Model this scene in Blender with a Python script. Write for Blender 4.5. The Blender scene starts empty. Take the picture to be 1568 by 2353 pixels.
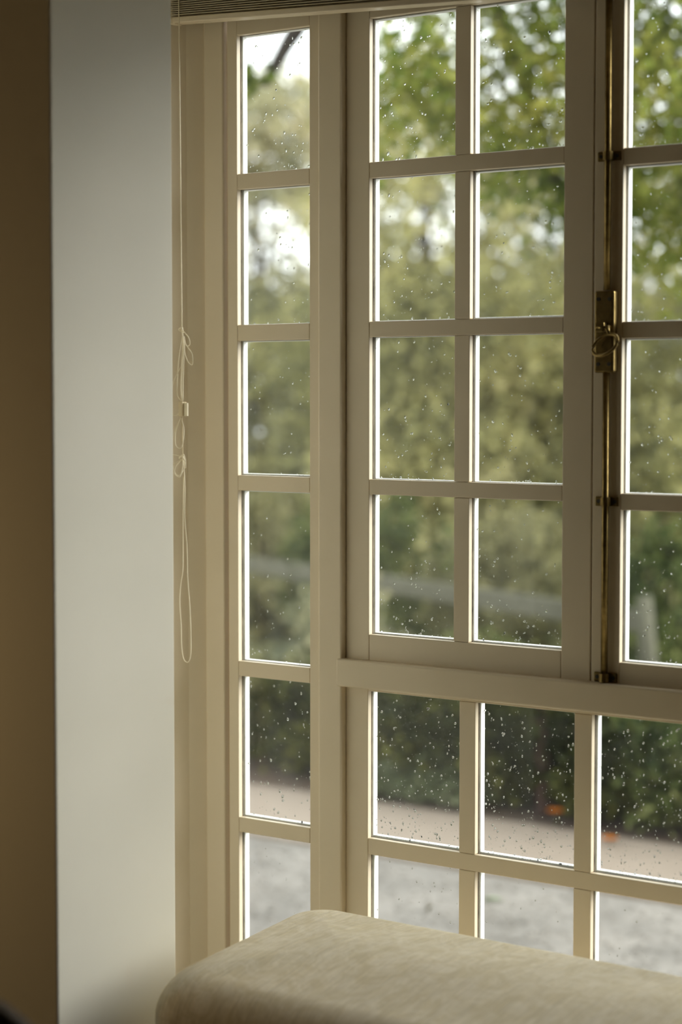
import bpy, bmesh, math, random
import numpy as np
from mathutils import Vector, Matrix

sc = bpy.context.scene
COL = sc.collection
rng = np.random.default_rng(7)
random.seed(7)

# ------------------------------------------------------------------ camera
PITCH, YAW = -0.05809, 0.62283
cam_d = bpy.data.cameras.new('camera')
cam_d.sensor_fit = 'VERTICAL'
cam_d.sensor_height = 36.0
cam_d.sensor_width = 24.0
cam_d.lens = 4563.6 / 2353 * 36.0
cam_d.clip_start = 0.05
cam_d.clip_end = 300
cam_d.dof.use_dof = True
cam_d.dof.focus_distance = 3.33
cam_d.dof.aperture_fstop = 2.2
cam = bpy.data.objects.new('camera', cam_d)
cam.location = (0, -2.75, 1.55)
cam.rotation_euler = (math.pi / 2 + PITCH, 0, YAW)
COL.objects.link(cam)
sc.camera = cam

# ------------------------------------------------------------------ world, sun, exposure
w = bpy.data.worlds.new('overcast_sky')
sc.world = w
w.use_nodes = True
bg = w.node_tree.nodes['Background']
bg.inputs['Color'].default_value = (0.96, 0.985, 1.0, 1)
bg.inputs['Strength'].default_value = 3.0

sun_d = bpy.data.lights.new('hazy_sun', 'SUN')
sun_d.energy = 4.6
sun_d.angle = math.radians(38)
sun_d.color = (1.0, 0.97, 0.92)
sun = bpy.data.objects.new('hazy_sun', sun_d)
sun.rotation_euler = Vector((-0.80, -0.42, -0.39)).to_track_quat('-Z', 'Y').to_euler()
sun.location = (6, 6, 8)
COL.objects.link(sun)

vs = sc.view_settings
vs.view_transform = 'Standard'
vs.look = 'None'
vs.gamma = 1.0
vs.exposure = 0.0
vs.use_curve_mapping = False
sc.cycles.max_bounces = 14
sc.cycles.diffuse_bounces = 7
sc.cycles.transparent_max_bounces = 24
sc.cycles.transmission_bounces = 10


# ------------------------------------------------------------------ material helpers
def mat(name):
    m = bpy.data.materials.new(name)
    m.use_nodes = True
    nt = m.node_tree
    return m, nt, nt.nodes['Principled BSDF']


def nd(nt, kind, **props):
    n = nt.nodes.new(kind)
    for k, v in props.items():
        setattr(n, k, v)
    return n


def lk(nt, a, ai, b, bi):
    nt.links.new(a.outputs[ai], b.inputs[bi])


def ramp(nt, fac, stops):
    r = nd(nt, 'ShaderNodeValToRGB')
    els = r.color_ramp.elements
    while len(els) < len(stops):
        els.new(0.5)
    for e, (p, c) in zip(els, stops):
        e.position = p
        e.color = (*c, 1)
    nt.links.new(fac, r.inputs['Fac'])
    return r


def noise(nt, scale, detail=4, rough=0.55, vec=None, dist=0.0):
    n = nd(nt, 'ShaderNodeTexNoise')
    n.inputs['Scale'].default_value = scale
    n.inputs['Detail'].default_value = detail
    n.inputs['Roughness'].default_value = rough
    n.inputs['Distortion'].default_value = dist
    if vec is not None:
        nt.links.new(vec, n.inputs['Vector'])
    return n


def coords(nt, scale=(1, 1, 1), space='Object'):
    tc = nd(nt, 'ShaderNodeTexCoord')
    mp = nd(nt, 'ShaderNodeMapping')
    mp.inputs['Scale'].default_value = scale
    nt.links.new(tc.outputs[space], mp.inputs['Vector'])
    return mp.outputs['Vector']


def bump(nt, bsdf, height, strength=0.2, dist=0.002):
    b = nd(nt, 'ShaderNodeBump')
    b.inputs['Strength'].default_value = strength
    b.inputs['Distance'].default_value = dist
    nt.links.new(height, b.inputs['Height'])
    nt.links.new(b.outputs['Normal'], bsdf.inputs['Normal'])


def paint(name, c0, c1, rough=0.45, nscale=9, bscale=120, bstr=0.12, stains=None):
    m, nt, b = mat(name)
    v = coords(nt)
    n = noise(nt, nscale, 5, 0.6, v)
    r = ramp(nt, n.outputs['Fac'], [(0.3, c0), (0.7, c1)])
    out = r.outputs['Color']
    if stains:
        n3 = noise(nt, 5.5, 3, 0.5, v, 0.6)
        r3 = ramp(nt, n3.outputs['Fac'], [(0.66, (0, 0, 0)), (0.78, (1, 1, 1))])
        mx = nd(nt, 'ShaderNodeMix', data_type='RGBA')
        mlt = nd(nt, 'ShaderNodeMath', operation='MULTIPLY')
        mlt.inputs[1].default_value = 0.35
        nt.links.new(r3.outputs['Color'], mlt.inputs[0])
        nt.links.new(mlt.outputs[0], mx.inputs['Factor'])
        nt.links.new(out, mx.inputs['A'])
        mx.inputs['B'].default_value = (*stains, 1)
        out = mx.outputs['Result']
    nt.links.new(out, b.inputs['Base Color'])
    b.inputs['Roughness'].default_value = rough
    n2 = noise(nt, bscale, 3, 0.5, v)
    bump(nt, b, n2.outputs['Fac'], bstr, 0.001)
    return m


M = {}
M['frame'] = paint('cream_gloss_paint', (0.74, 0.64, 0.475), (0.78, 0.675, 0.51), 0.38, 5, 160, 0.06)
M['putty'] = paint('white_exterior_paint', (0.80, 0.80, 0.77), (0.88, 0.88, 0.86), 0.5, 30, 90, 0.2)
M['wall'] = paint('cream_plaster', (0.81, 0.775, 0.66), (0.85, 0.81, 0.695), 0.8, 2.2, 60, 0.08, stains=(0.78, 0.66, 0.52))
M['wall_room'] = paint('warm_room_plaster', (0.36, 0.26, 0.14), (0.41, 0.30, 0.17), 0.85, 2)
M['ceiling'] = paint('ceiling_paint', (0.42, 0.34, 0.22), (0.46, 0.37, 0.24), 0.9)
M['blind'] = paint('blind_aluminium_paint', (0.55, 0.49, 0.36), (0.60, 0.54, 0.41), 0.45, 6, 200, 0.03)
M['cord'] = paint('cream_cord', (0.80, 0.72, 0.55), (0.88, 0.80, 0.62), 0.8, 90, 400, 0.2)
M['tan_plastic'] = paint('tan_plastic', (0.55, 0.45, 0.28), (0.62, 0.52, 0.34), 0.5, 60)
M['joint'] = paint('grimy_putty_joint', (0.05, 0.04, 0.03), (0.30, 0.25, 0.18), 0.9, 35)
M['slotshade'] = paint('painted_slot_shade', (0.03, 0.025, 0.02), (0.05, 0.04, 0.03), 0.9, 60)  # near-black colour for the shade in the blind rail's slot


def wood(name, c0, c1, scale=(1.5, 14, 1.5), rough=0.45):
    m, nt, b = mat(name)
    v = coords(nt, scale)
    n = noise(nt, 3.0, 8, 0.65, v, 0.8)
    r = ramp(nt, n.outputs['Fac'], [(0.3, c0), (0.7, c1)])
    lk(nt, r, 'Color', b, 'Base Color')
    b.inputs['Roughness'].default_value = rough
    bump(nt, b, n.outputs['Fac'], 0.15, 0.001)
    return m


M['floor'] = wood('oak_floor', (0.06, 0.035, 0.017), (0.10, 0.06, 0.028))
M['darkwood'] = wood('dark_chair_wood', (0.04, 0.027, 0.015), (0.075, 0.05, 0.028), (6, 6, 1.2), 0.85)
M['fencewood'] = wood('weathered_fence_wood', (0.08, 0.078, 0.05), (0.115, 0.11, 0.075), (2, 2, 2), 0.85)
M['bark'] = wood('dark_bark', (0.012, 0.010, 0.008), (0.035, 0.026, 0.02), (9, 9, 2), 0.9)
M['redbark'] = wood('red_brown_bark', (0.035, 0.018, 0.013), (0.07, 0.038, 0.028), (9, 9, 2), 0.9)


def brass():
    m, nt, b = mat('aged_brass')
    v = coords(nt, (1, 1, 1))
    n = noise(nt, 60, 6, 0.6, v)
    r = ramp(nt, n.outputs['Fac'], [(0.3, (0.15, 0.10, 0.032)), (0.7, (0.30, 0.215, 0.08))])
    lk(nt, r, 'Color', b, 'Base Color')
    b.inputs['Metallic'].default_value = 0.9
    r2 = ramp(nt, n.outputs['Fac'], [(0.3, (0.42,) * 3), (0.7, (0.27,) * 3)])
    lk(nt, r2, 'Color', b, 'Roughness')
    return m


M['brass'] = brass()
M['screw'] = paint('dark_screw', (0.02, 0.018, 0.012), (0.04, 0.033, 0.02), 0.5, 80)


def pane_glass():
    m, nt, b = mat('window_glass')
    nt.nodes.remove(b)
    out = nt.nodes['Material Output']
    tr = nd(nt, 'ShaderNodeBsdfTransparent')
    tr.inputs['Color'].default_value = (0.97, 0.985, 0.975, 1)
    gl = nd(nt, 'ShaderNodeBsdfGlossy')
    gl.inputs['Roughness'].default_value = 0.02
    fr = nd(nt, 'ShaderNodeFresnel')
    ge = nd(nt, 'ShaderNodeNewGeometry')       # same low reflectance on both faces of the thin slab
    mi = nd(nt, 'ShaderNodeMix')
    mi.inputs['A'].default_value = 1.36
    mi.inputs['B'].default_value = 1.0 / 1.36
    lk(nt, ge, 'Backfacing', mi, 'Factor')
    lk(nt, mi, 'Result', fr, 'IOR')
    mx = nd(nt, 'ShaderNodeMixShader')
    lk(nt, fr, 'Fac', mx, 0)
    lk(nt, tr, 0, mx, 1)
    lk(nt, gl, 0, mx, 2)
    # thin film of dust and dried rain on the pane
    v = coords(nt, (1, 1, 1))
    n = noise(nt, 7, 6, 0.65, v, 1.0)
    r = ramp(nt, n.outputs['Fac'], [(0.35, (0.001,) * 3), (0.8, (0.009,) * 3)])
    tl = nd(nt, 'ShaderNodeBsdfTranslucent')
    tl.inputs['Color'].default_value = (0.8, 0.8, 0.75, 1)
    mx2 = nd(nt, 'ShaderNodeMixShader')
    lk(nt, r, 'Color', mx2, 0)
    lk(nt, mx, 0, mx2, 1)
    lk(nt, tl, 0, mx2, 2)
    lk(nt, mx2, 0, out, 'Surface')
    return m


M['glass'] = pane_glass()


def water():
    m, nt, b = mat('rain_water')
    v = coords(nt)
    n = noise(nt, 300, 2, 0.5, v)
    r = ramp(nt, n.outputs['Fac'], [(0.2, (0.95, 0.97, 0.97)), (0.8, (1, 1, 1))])
    lk(nt, r, 'Color', b, 'Base Color')
    b.inputs['Roughness'].default_value = 0.0
    b.inputs['IOR'].default_value = 1.333
    b.inputs['Transmission Weight'].default_value = 1.0
    return m


M['water'] = water()


def fabric():
    m, nt, b = mat('beige_damask_fabric')
    v = coords(nt)
    # damask: soft large motif + long slubs + weave
    n1 = noise(nt, 17, 6, 0.7, v, 2.2)
    vs_ = coords(nt, (330, 16, 30))
    n2 = noise(nt, 1.0, 5, 0.7, vs_)
    vw = coords(nt, (900, 900, 900))
    n3 = noise(nt, 1.0, 2, 0.5, vw)
    r1 = ramp(nt, n1.outputs['Fac'], [(0.40, (0.66, 0.565, 0.375)), (0.60, (0.76, 0.675, 0.515))])
    r2 = ramp(nt, n2.outputs['Fac'], [(0.32, (0.76, 0.75, 0.70)), (0.68, (1.12, 1.12, 1.12))])
    mx = nd(nt, 'ShaderNodeMix', data_type='RGBA', blend_type='MULTIPLY')
    mx.inputs['Factor'].default_value = 0.8
    lk(nt, r1, 'Color', mx, 'A')
    lk(nt, r2, 'Color', mx, 'B')
    nt.links.new(mx.outputs['Result'], b.inputs['Base Color'])
    b.inputs['Roughness'].default_value = 0.72
    b.inputs['Sheen Weight'].default_value = 0.0
    add = nd(nt, 'ShaderNodeMath', operation='ADD')
    lk(nt, n3, 'Fac', add, 0)
    lk(nt, n2, 'Fac', add, 1)
    bump(nt, b, add.outputs[0], 0.25, 0.0012)
    return m


M['fabric'] = fabric()


def leaf(name, cols, trans=0.35, big=1.2):
    m, nt, b = mat(name)
    nt.nodes.remove(b)
    out = nt.nodes['Material Output']
    g = nd(nt, 'ShaderNodeNewGeometry')
    v = coords(nt)
    n = noise(nt, big, 3, 0.5, v)
    add = nd(nt, 'ShaderNodeMath', operation='MULTIPLY_ADD')
    add.inputs[1].default_value = 0.55
    sub = nd(nt, 'ShaderNodeMath', operation='MULTIPLY_ADD')
    sub.inputs[1].default_value = 2.1
    sub.inputs[2].default_value = -0.84
    lk(nt, n, 'Fac', sub, 0)
    lk(nt, g, 'Random Per Island', add, 0)
    nt.links.new(sub.outputs[0], add.inputs[2])
    k = len(cols)
    r = ramp(nt, add.outputs[0], [((i + 0.3) / (k - 0.4), c) for i, c in enumerate(cols)])
    d = nd(nt, 'ShaderNodeBsdfDiffuse')
    t = nd(nt, 'ShaderNodeBsdfTranslucent')
    gl = nd(nt, 'ShaderNodeBsdfGlossy')
    gl.inputs['Roughness'].default_value = 0.45
    lk(nt, r, 'Color', d, 'Color')
    lk(nt, r, 'Color', t, 'Color')
    mx = nd(nt, 'ShaderNodeMixShader')
    mx.inputs[0].default_value = trans
    lk(nt, d, 0, mx, 1)
    lk(nt, t, 0, mx, 2)
    mx2 = nd(nt, 'ShaderNodeMixShader')
    mx2.inputs[0].default_value = 0.004
    lk(nt, mx, 0, mx2, 1)
    lk(nt, gl, 0, mx2, 2)
    lk(nt, mx2, 0, out, 'Surface')
    return m


M['leaf_bright'] = leaf('bright_green_leaf', [(0.064, 0.097, 0.022), (0.138, 0.186, 0.036), (0.275, 0.308, 0.067), (0.404, 0.389, 0.097)], 0.45)
M['leaf_olive'] = leaf('olive_leaf', [(0.145, 0.151, 0.098), (0.289, 0.291, 0.176), (0.448, 0.416, 0.247), (0.603, 0.531, 0.317)], 0.4, 0.6)
M['leaf_yellow'] = leaf('yellow_olive_leaf', [(0.169, 0.169, 0.088), (0.313, 0.306, 0.132), (0.509, 0.470, 0.204), (0.677, 0.610, 0.320)], 0.4, 0.6)
M['leaf_grey'] = leaf('grey_olive_leaf', [(0.110, 0.106, 0.056), (0.184, 0.179, 0.090), (0.275, 0.257, 0.125), (0.348, 0.321, 0.167)], 0.35, 0.5)
M['leaf_dark'] = leaf('dark_shrub_leaf', [(0.008, 0.011, 0.004), (0.020, 0.027, 0.009), (0.062, 0.070, 0.020), (0.19, 0.19, 0.055)], 0.3, 2.2)
M['leaf_mid'] = leaf('mid_green_shrub_leaf', [(0.030, 0.045, 0.018), (0.075, 0.098, 0.033), (0.135, 0.158, 0.053), (0.224, 0.232, 0.090)], 0.3, 1.8)
M['leaf_pale'] = leaf('pale_groundcover_leaf', [(0.05, 0.065, 0.028), (0.10, 0.125, 0.06), (0.17, 0.20, 0.11), (0.22, 0.24, 0.14)], 0.3, 5)
M['petal'] = leaf('orange_petal', [(0.55, 0.17, 0.01), (0.75, 0.30, 0.02)], 0.3)
M['petal_highlight'] = leaf('highlight_petal', [(0.5, 0.5, 0.48), (0.6, 0.6, 0.58)], 0.3)
M['petal_pink'] = leaf('salmon_petal', [(0.35, 0.15, 0.09), (0.45, 0.2, 0.12)], 0.3)
M['fallen_pale'] = leaf('fallen_pale_leaf', [(0.30, 0.36, 0.24), (0.36, 0.42, 0.30)], 0.2)
M['fallen_brown'] = leaf('fallen_brown_leaf', [(0.05, 0.045, 0.015), (0.09, 0.075, 0.03)], 0.2)
M['fallen_olive'] = leaf('fallen_olive_leaf', [(0.14, 0.13, 0.05), (0.19, 0.17, 0.07)], 0.2)


def gravel_mat(name, stops, s1, s2, rough=0.9):
    m, nt, b = mat(name)
    v = coords(nt)
    n1 = noise(nt, s1, 5, 0.7, v, 0.4)
    n2 = noise(nt, s2, 3, 0.6, v)
    mx = nd(nt, 'ShaderNodeMath', operation='MULTIPLY_ADD')
    mx.inputs[1].default_value = 0.5
    hf = nd(nt, 'ShaderNodeMath', operation='MULTIPLY')
    hf.inputs[1].default_value = 0.5
    lk(nt, n2, 'Fac', hf, 0)
    lk(nt, n1, 'Fac', mx, 0)
    nt.links.new(hf.outputs[0], mx.inputs[2])
    r = ramp(nt, mx.outputs[0], stops)
    lk(nt, r, 'Color', b, 'Base Color')
    b.inputs['Roughness'].default_value = rough
    bump(nt, b, n2.outputs['Fac'], 0.5, 0.01)
    return m


M['gravel'] = gravel_mat('wet_grey_gravel', [(0.36, (0.11, 0.102, 0.09)), (0.5, (0.165, 0.152, 0.135)), (0.62, (0.22, 0.202, 0.18))], 40, 4)
M['path'] = gravel_mat('pinkish_path', [(0.35, (0.205, 0.163, 0.125)), (0.65, (0.24, 0.193, 0.15))], 6, 2)
M['soil'] = gravel_mat('brown_soil', [(0.35, (0.03, 0.018, 0.011)), (0.65, (0.07, 0.042, 0.026))], 15, 4)
M['lawn'] = gravel_mat('garden_soil_grass', [(0.35, (0.05, 0.06, 0.025)), (0.65, (0.11, 0.12, 0.05))], 8, 2)


# ------------------------------------------------------------------ mesh helpers
class MB:
    def __init__(s):
        s.v, s.f = [], []

    def box(s, x0, x1, y0, y1, z0, z1):
        i = len(s.v)
        s.v += [(x0, y0, z0), (x1, y0, z0), (x1, y1, z0), (x0, y1, z0), (x0, y0, z1), (x1, y0, z1), (x1, y1, z1), (x0, y1, z1)]
        s.f += [(i, i + 3, i + 2, i + 1), (i + 4, i + 5, i + 6, i + 7), (i, i + 1, i + 5, i + 4), (i + 1, i + 2, i + 6, i + 5), (i + 2, i + 3, i + 7, i + 6), (i + 3, i, i + 4, i + 7)]
        return s

    def prism(s, poly, z0, z1):          # counter-clockwise plan polygon
        i, n = len(s.v), len(poly)
        s.v += [(x, y, z0) for x, y in poly] + [(x, y, z1) for x, y in poly]
        s.f += [tuple(i + k for k in reversed(range(n))), tuple(i + n + k for k in range(n))]
        for k in range(n):
            k2 = (k + 1) % n
            s.f.append((i + k, i + k2, i + n + k2, i + n + k))
        return s

    def tube(s, pts, r, seg=8, closed=False):
        pts = [Vector(p) for p in pts]
        n = len(pts)
        rr = r if isinstance(r, (list, tuple)) else [r] * n
        rings = []
        up = Vector((0.13, 0.31, 0.94))
        for k, p in enumerate(pts):
            a = pts[(k - 1) % n] if (closed or k > 0) else p
            b = pts[(k + 1) % n] if (closed or k < n - 1) else p
            t = (b - a).normalized()
            e1 = t.cross(up)
            if e1.length < 1e-3:
                e1 = t.cross(Vector((1, 0, 0)))
            e1.normalize()
            e2 = e1.cross(t)
            i = len(s.v)
            for j in range(seg):
                an = 2 * math.pi * j / seg
                q = p + (e1 * math.cos(an) + e2 * math.sin(an)) * rr[k]
                s.v.append(tuple(q))
            rings.append(i)
        m = n if closed else n - 1
        for k in range(m):
            a, b = rings[k], rings[(k + 1) % n]
            for j in range(seg):
                j2 = (j + 1) % seg
                s.f.append((a + j, b + j, b + j2, a + j2))
        if not closed:
            s.f.append(tuple(rings[0] + j for j in range(seg)))
            s.f.append(tuple(rings[-1] + j for j in reversed(range(seg))))
        return s

    def build(s, name, m, parent=None, smooth=False, bevel=0.0, seg=2):
        me = bpy.data.meshes.new(name)
        me.from_pydata([tuple(v) for v in s.v], [], s.f)
        me.materials.append(M[m])
        if smooth:
            for p in me.polygons:
                p.use_smooth = True
        o = bpy.data.objects.new(name, me)
        COL.objects.link(o)
        if parent:
            o.parent = parent
        if bevel:
            b = o.modifiers.new('edge', 'BEVEL')
            b.width = bevel
            b.segments = seg
            b.limit_method = 'ANGLE'
        return o


def tag(o, label=None, cat=None, group=None, kind=None):
    if label:
        o['label'] = label
    if cat:
        o['category'] = cat
    if group:
        o['group'] = group
    if kind:
        o['kind'] = kind
    return o


def empty(name, loc=(0, 0, 0), rz=0.0):
    o = bpy.data.objects.new(name, None)
    o.location = loc
    o.rotation_euler = (0, 0, rz)
    o.empty_display_size = 0.05
    COL.objects.link(o)
    return o


# ------------------------------------------------------------------ room shell
def shell(name, boxes, m, label, cat, polys=()):
    mb = MB()
    for b in boxes:
        mb.box(*b)
    for p, z0, z1 in polys:
        mb.prism(p, z0, z1)
    return tag(mb.build(name, m), label, cat, kind='structure')


CEIL = 2.62
HEAD = 2.236       # top of the window openings
SILL = 0.46
PX = -2.0          # lit face of the pier beside the bay
shell('floor', [(-5, 3.6, -6, 0.06, -0.14, 0)], 'floor', 'brown oak floor of the room below the window bench', 'floor')
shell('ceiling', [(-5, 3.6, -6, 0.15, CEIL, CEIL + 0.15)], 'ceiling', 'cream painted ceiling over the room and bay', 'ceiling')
tag(MB().prism([(PX, -0.674), (PX, -0.408), (PX - 0.06, -0.408), (PX - 0.06, -0.60), (-5, -0.60), (-5, -0.674)], 0, CEIL).build('wall_left', 'wall', bevel=0.004, seg=3),
    'cream plaster pier, its end face lit pale by the window and its room face dark', 'wall', kind='structure')
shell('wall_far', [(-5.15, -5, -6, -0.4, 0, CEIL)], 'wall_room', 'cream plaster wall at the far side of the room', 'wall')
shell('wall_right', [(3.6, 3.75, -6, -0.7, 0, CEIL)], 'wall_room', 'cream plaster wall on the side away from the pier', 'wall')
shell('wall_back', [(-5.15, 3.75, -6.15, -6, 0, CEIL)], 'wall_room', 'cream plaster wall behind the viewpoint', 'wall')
shell('wall_front', [(0.883, 3.75, -0.93, -0.74, 0, CEIL)], 'wall', 'cream plaster wall beyond the angled end of the bay', 'wall')

# bay: left angled facet (hidden behind the pier but for its edge), wall under and over the windows, right angled facet
c60, s60 = 0.5, 0.8660
L1 = (-2.2997, -0.0186)
LFL = 0.70
R0 = (0.383, -0.0186)


def lf(s, off):    # point on the left facet: along s towards the room, outwards off
    return (L1[0] - c60 * s - s60 * off, L1[1] - s60 * s + c60 * off)


shell('wall_bay', [(-2.30, 0.39, 0.0, 0.10, -0.14, SILL), (-2.30, 0.39, 0.0, 0.10, HEAD + 0.05, CEIL)], 'wall',
      'cream plaster wall below and above the main window', 'wall',
      [([lf(0, 0), lf(0, 0.10), lf(LFL, 0.10), lf(LFL, 0)], -0.14, SILL), ([lf(0, 0), lf(0, 0.10), lf(LFL, 0.10), lf(LFL, 0)], HEAD + 0.05, CEIL)])
RF = 1.02          # length of the right facet


def rf(s, off):    # point on the right facet: along s, outwards off
    return (R0[0] + c60 * s + s60 * off, R0[1] - s60 * s + c60 * off)


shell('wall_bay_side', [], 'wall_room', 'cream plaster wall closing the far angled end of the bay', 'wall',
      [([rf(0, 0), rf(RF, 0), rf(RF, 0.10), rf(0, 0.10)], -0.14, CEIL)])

# posts and casings of the bay window
trim1 = MB().prism([(-2.2225, 0.012), (-2.2225, 0.05), (-2.36, 0.05), (-2.36, -0.02), (L1[0] - 0.5 * 0.16, L1[1] - 0.866 * 0.16), L1,
                    (-2.2745, 0.004), (-2.2695, 0.002), (-2.2695, -0.006), (-2.2275, -0.006), (-2.2275, 0.012)][::-1], SILL - 0.1, HEAD + 0.1)
tag(trim1.build('trim_1', 'frame', bevel=0.003), 'cream painted corner post beside the narrow sidelight, with groove', 'window frame', kind='structure')
tag(MB().prism([(-2.0180, 0.03), (-2.0180, -0.006), (-2.0120, -0.014), (-1.9650, -0.014), (-1.9650, 0.03)], SILL - 0.02, HEAD + 0.06)
    .build('trim_2', 'frame', bevel=0.003, seg=3), 'cream painted mullion post between the narrow sidelight and the casement', 'window frame', kind='structure')
MIR = -2.983       # mirror: x -> MIR - x
tag(MB().prism([(MIR + 2.0180, 0.03), (MIR + 2.0180, -0.006), (MIR + 2.0120, -0.014), (MIR + 1.9650, -0.014), (MIR + 1.9650, 0.03)][::-1], SILL - 0.02, HEAD + 0.06)
    .build('trim_3', 'frame', bevel=0.003), 'cream painted mullion post at the far end of the casement pair', 'window frame', kind='structure')
tag(MB().prism([(0.30, 0.05), (0.30, -0.004), (0.3575, -0.004), R0, rf(0.06, 0), rf(0.06, 0.06)], SILL - 0.1, HEAD + 0.1)
    .build('trim_4', 'frame', bevel=0.003), 'cream painted corner post next to the angled side window', 'window frame', kind='structure')
# transom rail in front of the casements' foot
tag(MB().box(-1.9745, MIR + 1.9745, -0.0165, 0.02, 1.0555, 1.1035).build('trim_5', 'frame', bevel=0.004, seg=3),
    'cream transom rail under the casements, with a bright worn top edge', 'window frame', kind='structure')
tag(MB().box(-2.26, 0.34, -0.006, 0.05, HEAD - 0.001, HEAD + 0.07).build('trim_6', 'frame', bevel=0.003),
    'cream head board along the top of the windows behind the blind', 'window frame', kind='structure')
tag(MB().box(-2.24, 0.32, -0.05, 0.10, SILL - 0.035, SILL).build('trim_7', 'frame', bevel=0.004),
    'cream window sill board behind the bench', 'window frame', kind='structure')


# ------------------------------------------------------------------ windows
def drops_mesh(x0, x1, z0, z1, y, n, rmin, rmax, bias, parent):
    """Rain drops on the outer face of one pane: small closed domes, some with a trail."""
    V, F = [], []
    SEG, RG = 8, 3
    placed = 0
    clus = [(random.uniform(x0, x1), z0 + (z1 - z0) * random.random() ** bias) for _ in range(max(3, n // 9))]
    while placed < n:
        if random.random() < 0.3:
            cx, cz = random.choice(clus)
            cx += random.gauss(0, 0.016)
            cz += random.gauss(0, 0.022)
        else:
            cx = random.uniform(x0, x1)
            cz = z0 + (z1 - z0) * random.random() ** bias
        r = rmin + (rmax - rmin) * random.random() ** 2.6
        if random.random() < 0.06:
            cz = z0 + r * 1.2
        if not (x0 + r < cx < x1 - r and z0 + r < cz < z1 - r):
            continue
        el = random.uniform(0.95, 1.45)
        if random.random() < 0.04:
            el = random.uniform(2, 4)
            r *= 0.6
        sk = random.uniform(-0.35, 0.35)
        h = r * random.uniform(0.55, 0.8)
        i = len(V)
        for g in range(RG):
            a = g / RG * math.pi / 2
            for j in range(SEG):
                t = 2 * math.pi * j / SEG
                rr = r * math.cos(a) * (1 + 0.16 * math.sin(2 * t + sk * 5) + 0.09 * math.sin(3 * t + sk * 17))
                u_, w_ = rr * math.cos(t), rr * math.sin(t) * el
                V.append((cx + u_ + w_ * sk * 0.5, y + h * math.sin(a), cz + w_ - 0.15 * r * math.sin(a)))
        V.append((cx, y + h, cz - 0.15 * r))
        F.append(tuple(i + j for j in range(SEG)))
        for g in range(RG - 1):
            for j in range(SEG):
                j2 = (j + 1) % SEG
                F.append((i + g * SEG + j, i + (g + 1) * SEG + j, i + (g + 1) * SEG + j2, i + g * SEG + j2))
        for j in range(SEG):
            F.append((i + (RG - 1) * SEG + j, i + RG * SEG, i + (RG - 1) * SEG + (j + 1) % SEG))
        placed += 1
    me = bpy.data.meshes.new('raindrops')
    me.from_pydata(V, [], F)
    me.materials.append(M['water'])
    for p in me.polygons:
        p.use_smooth = len(p.vertices) < 8
    bm = bmesh.new()
    bm.from_mesh(me)
    bmesh.ops.recalc_face_normals(bm, faces=bm.faces)
    bm.to_mesh(me)
    bm.free()
    o = bpy.data.objects.new('raindrops', me)
    COL.objects.link(o)
    o.parent = parent
    tag(o, 'clear rain drops clinging to the pane', kind='stuff')
    return o


YG0, YG1 = 0.0125, 0.0160     # glass slab
DEEP = 0.029                  # depth of the sash bars


def light(root, x0, x1, z0, z1, cols, rows, drops=None, y=0.0, wob=0.0):
    """A glazed light: x0..x1, z0..z1 outer frame; cols / rows = lists of (lo, hi) of the clear openings."""
    cols = sorted(cols)
    rows = sorted(rows)

    def bar(name, a, b, c, d):
        mb = MB()
        mb.box(a, b, y, y + YG0 - 0.001, c, d)
        mb.box(a + 0.0035, b - 0.0035, y + YG0 - 0.002, y + YG1 + 0.001, c + 0.0035, d - 0.0035)
        return mb.build(name, 'frame', root, bevel=0.0012)
    bar('stile', x0, cols[0][0], z0, z1)
    bar('stile', cols[-1][1], x1, z0, z1)
    xa, xb = cols[0][0] + 0.0004, cols[-1][1] - 0.0004
    bar('rail', xa, xb, z0, rows[0][0])
    bar('rail', xa, xb, rows[-1][1], z1)
    for (a, b), (c, d) in zip(rows[:-1], rows[1:]):
        bar('glazing_bar', xa, xb, b, c)
    for (a, b), (c, d) in zip(cols[:-1], cols[1:]):
        for r0, r1 in rows:
            bar('upright_glazing_bar', b, c, r0 + 0.0004, r1 - 0.0004)
    for ci, (a, b) in enumerate(cols):
        for ri, (c, d) in enumerate(rows):
            p = MB().box(a - 0.002, b + 0.002, y + YG0, y + YG1, c - 0.002, d + 0.002).build('pane', 'glass', root)
            # outer putty rim of the pane, a little uneven
            mb = MB()
            t0 = 0.0045
            j = lambda: random.uniform(-0.0012, 0.0012)
            ya, yb = y + YG1 + 0.0006, y + DEEP
            wide = 0.5
            for (p0, p1, q0, q1) in ((a - 0.012, a + 0.0012 + j(), c - 0.012, d + 0.012), (b - 0.0012 + j(), b + 0.012, c - 0.012, d + 0.012),
                                     (a, b, c - 0.012, c + 0.0015 + j()), (a, b, d - 0.0012 + j(), d + 0.012)):
                mb.box(p0, p1, ya, yb, q0, q1)
            mb.build('putty_rim', 'putty', p, bevel=0.001)
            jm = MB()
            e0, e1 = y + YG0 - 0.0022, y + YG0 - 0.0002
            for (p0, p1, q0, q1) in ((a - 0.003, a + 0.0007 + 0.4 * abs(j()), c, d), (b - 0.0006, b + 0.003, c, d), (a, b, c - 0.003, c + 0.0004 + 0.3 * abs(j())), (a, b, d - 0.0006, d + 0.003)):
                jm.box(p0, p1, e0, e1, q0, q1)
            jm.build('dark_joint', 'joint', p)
            if drops:
                n, r0_, r1_, bias = drops(ci, ri)
                if n:
                    drops_mesh(a + 0.001, b - 0.001, c + 0.001, d - 0.001, y + YG1, n, r0_, r1_, bias, p)


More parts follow.
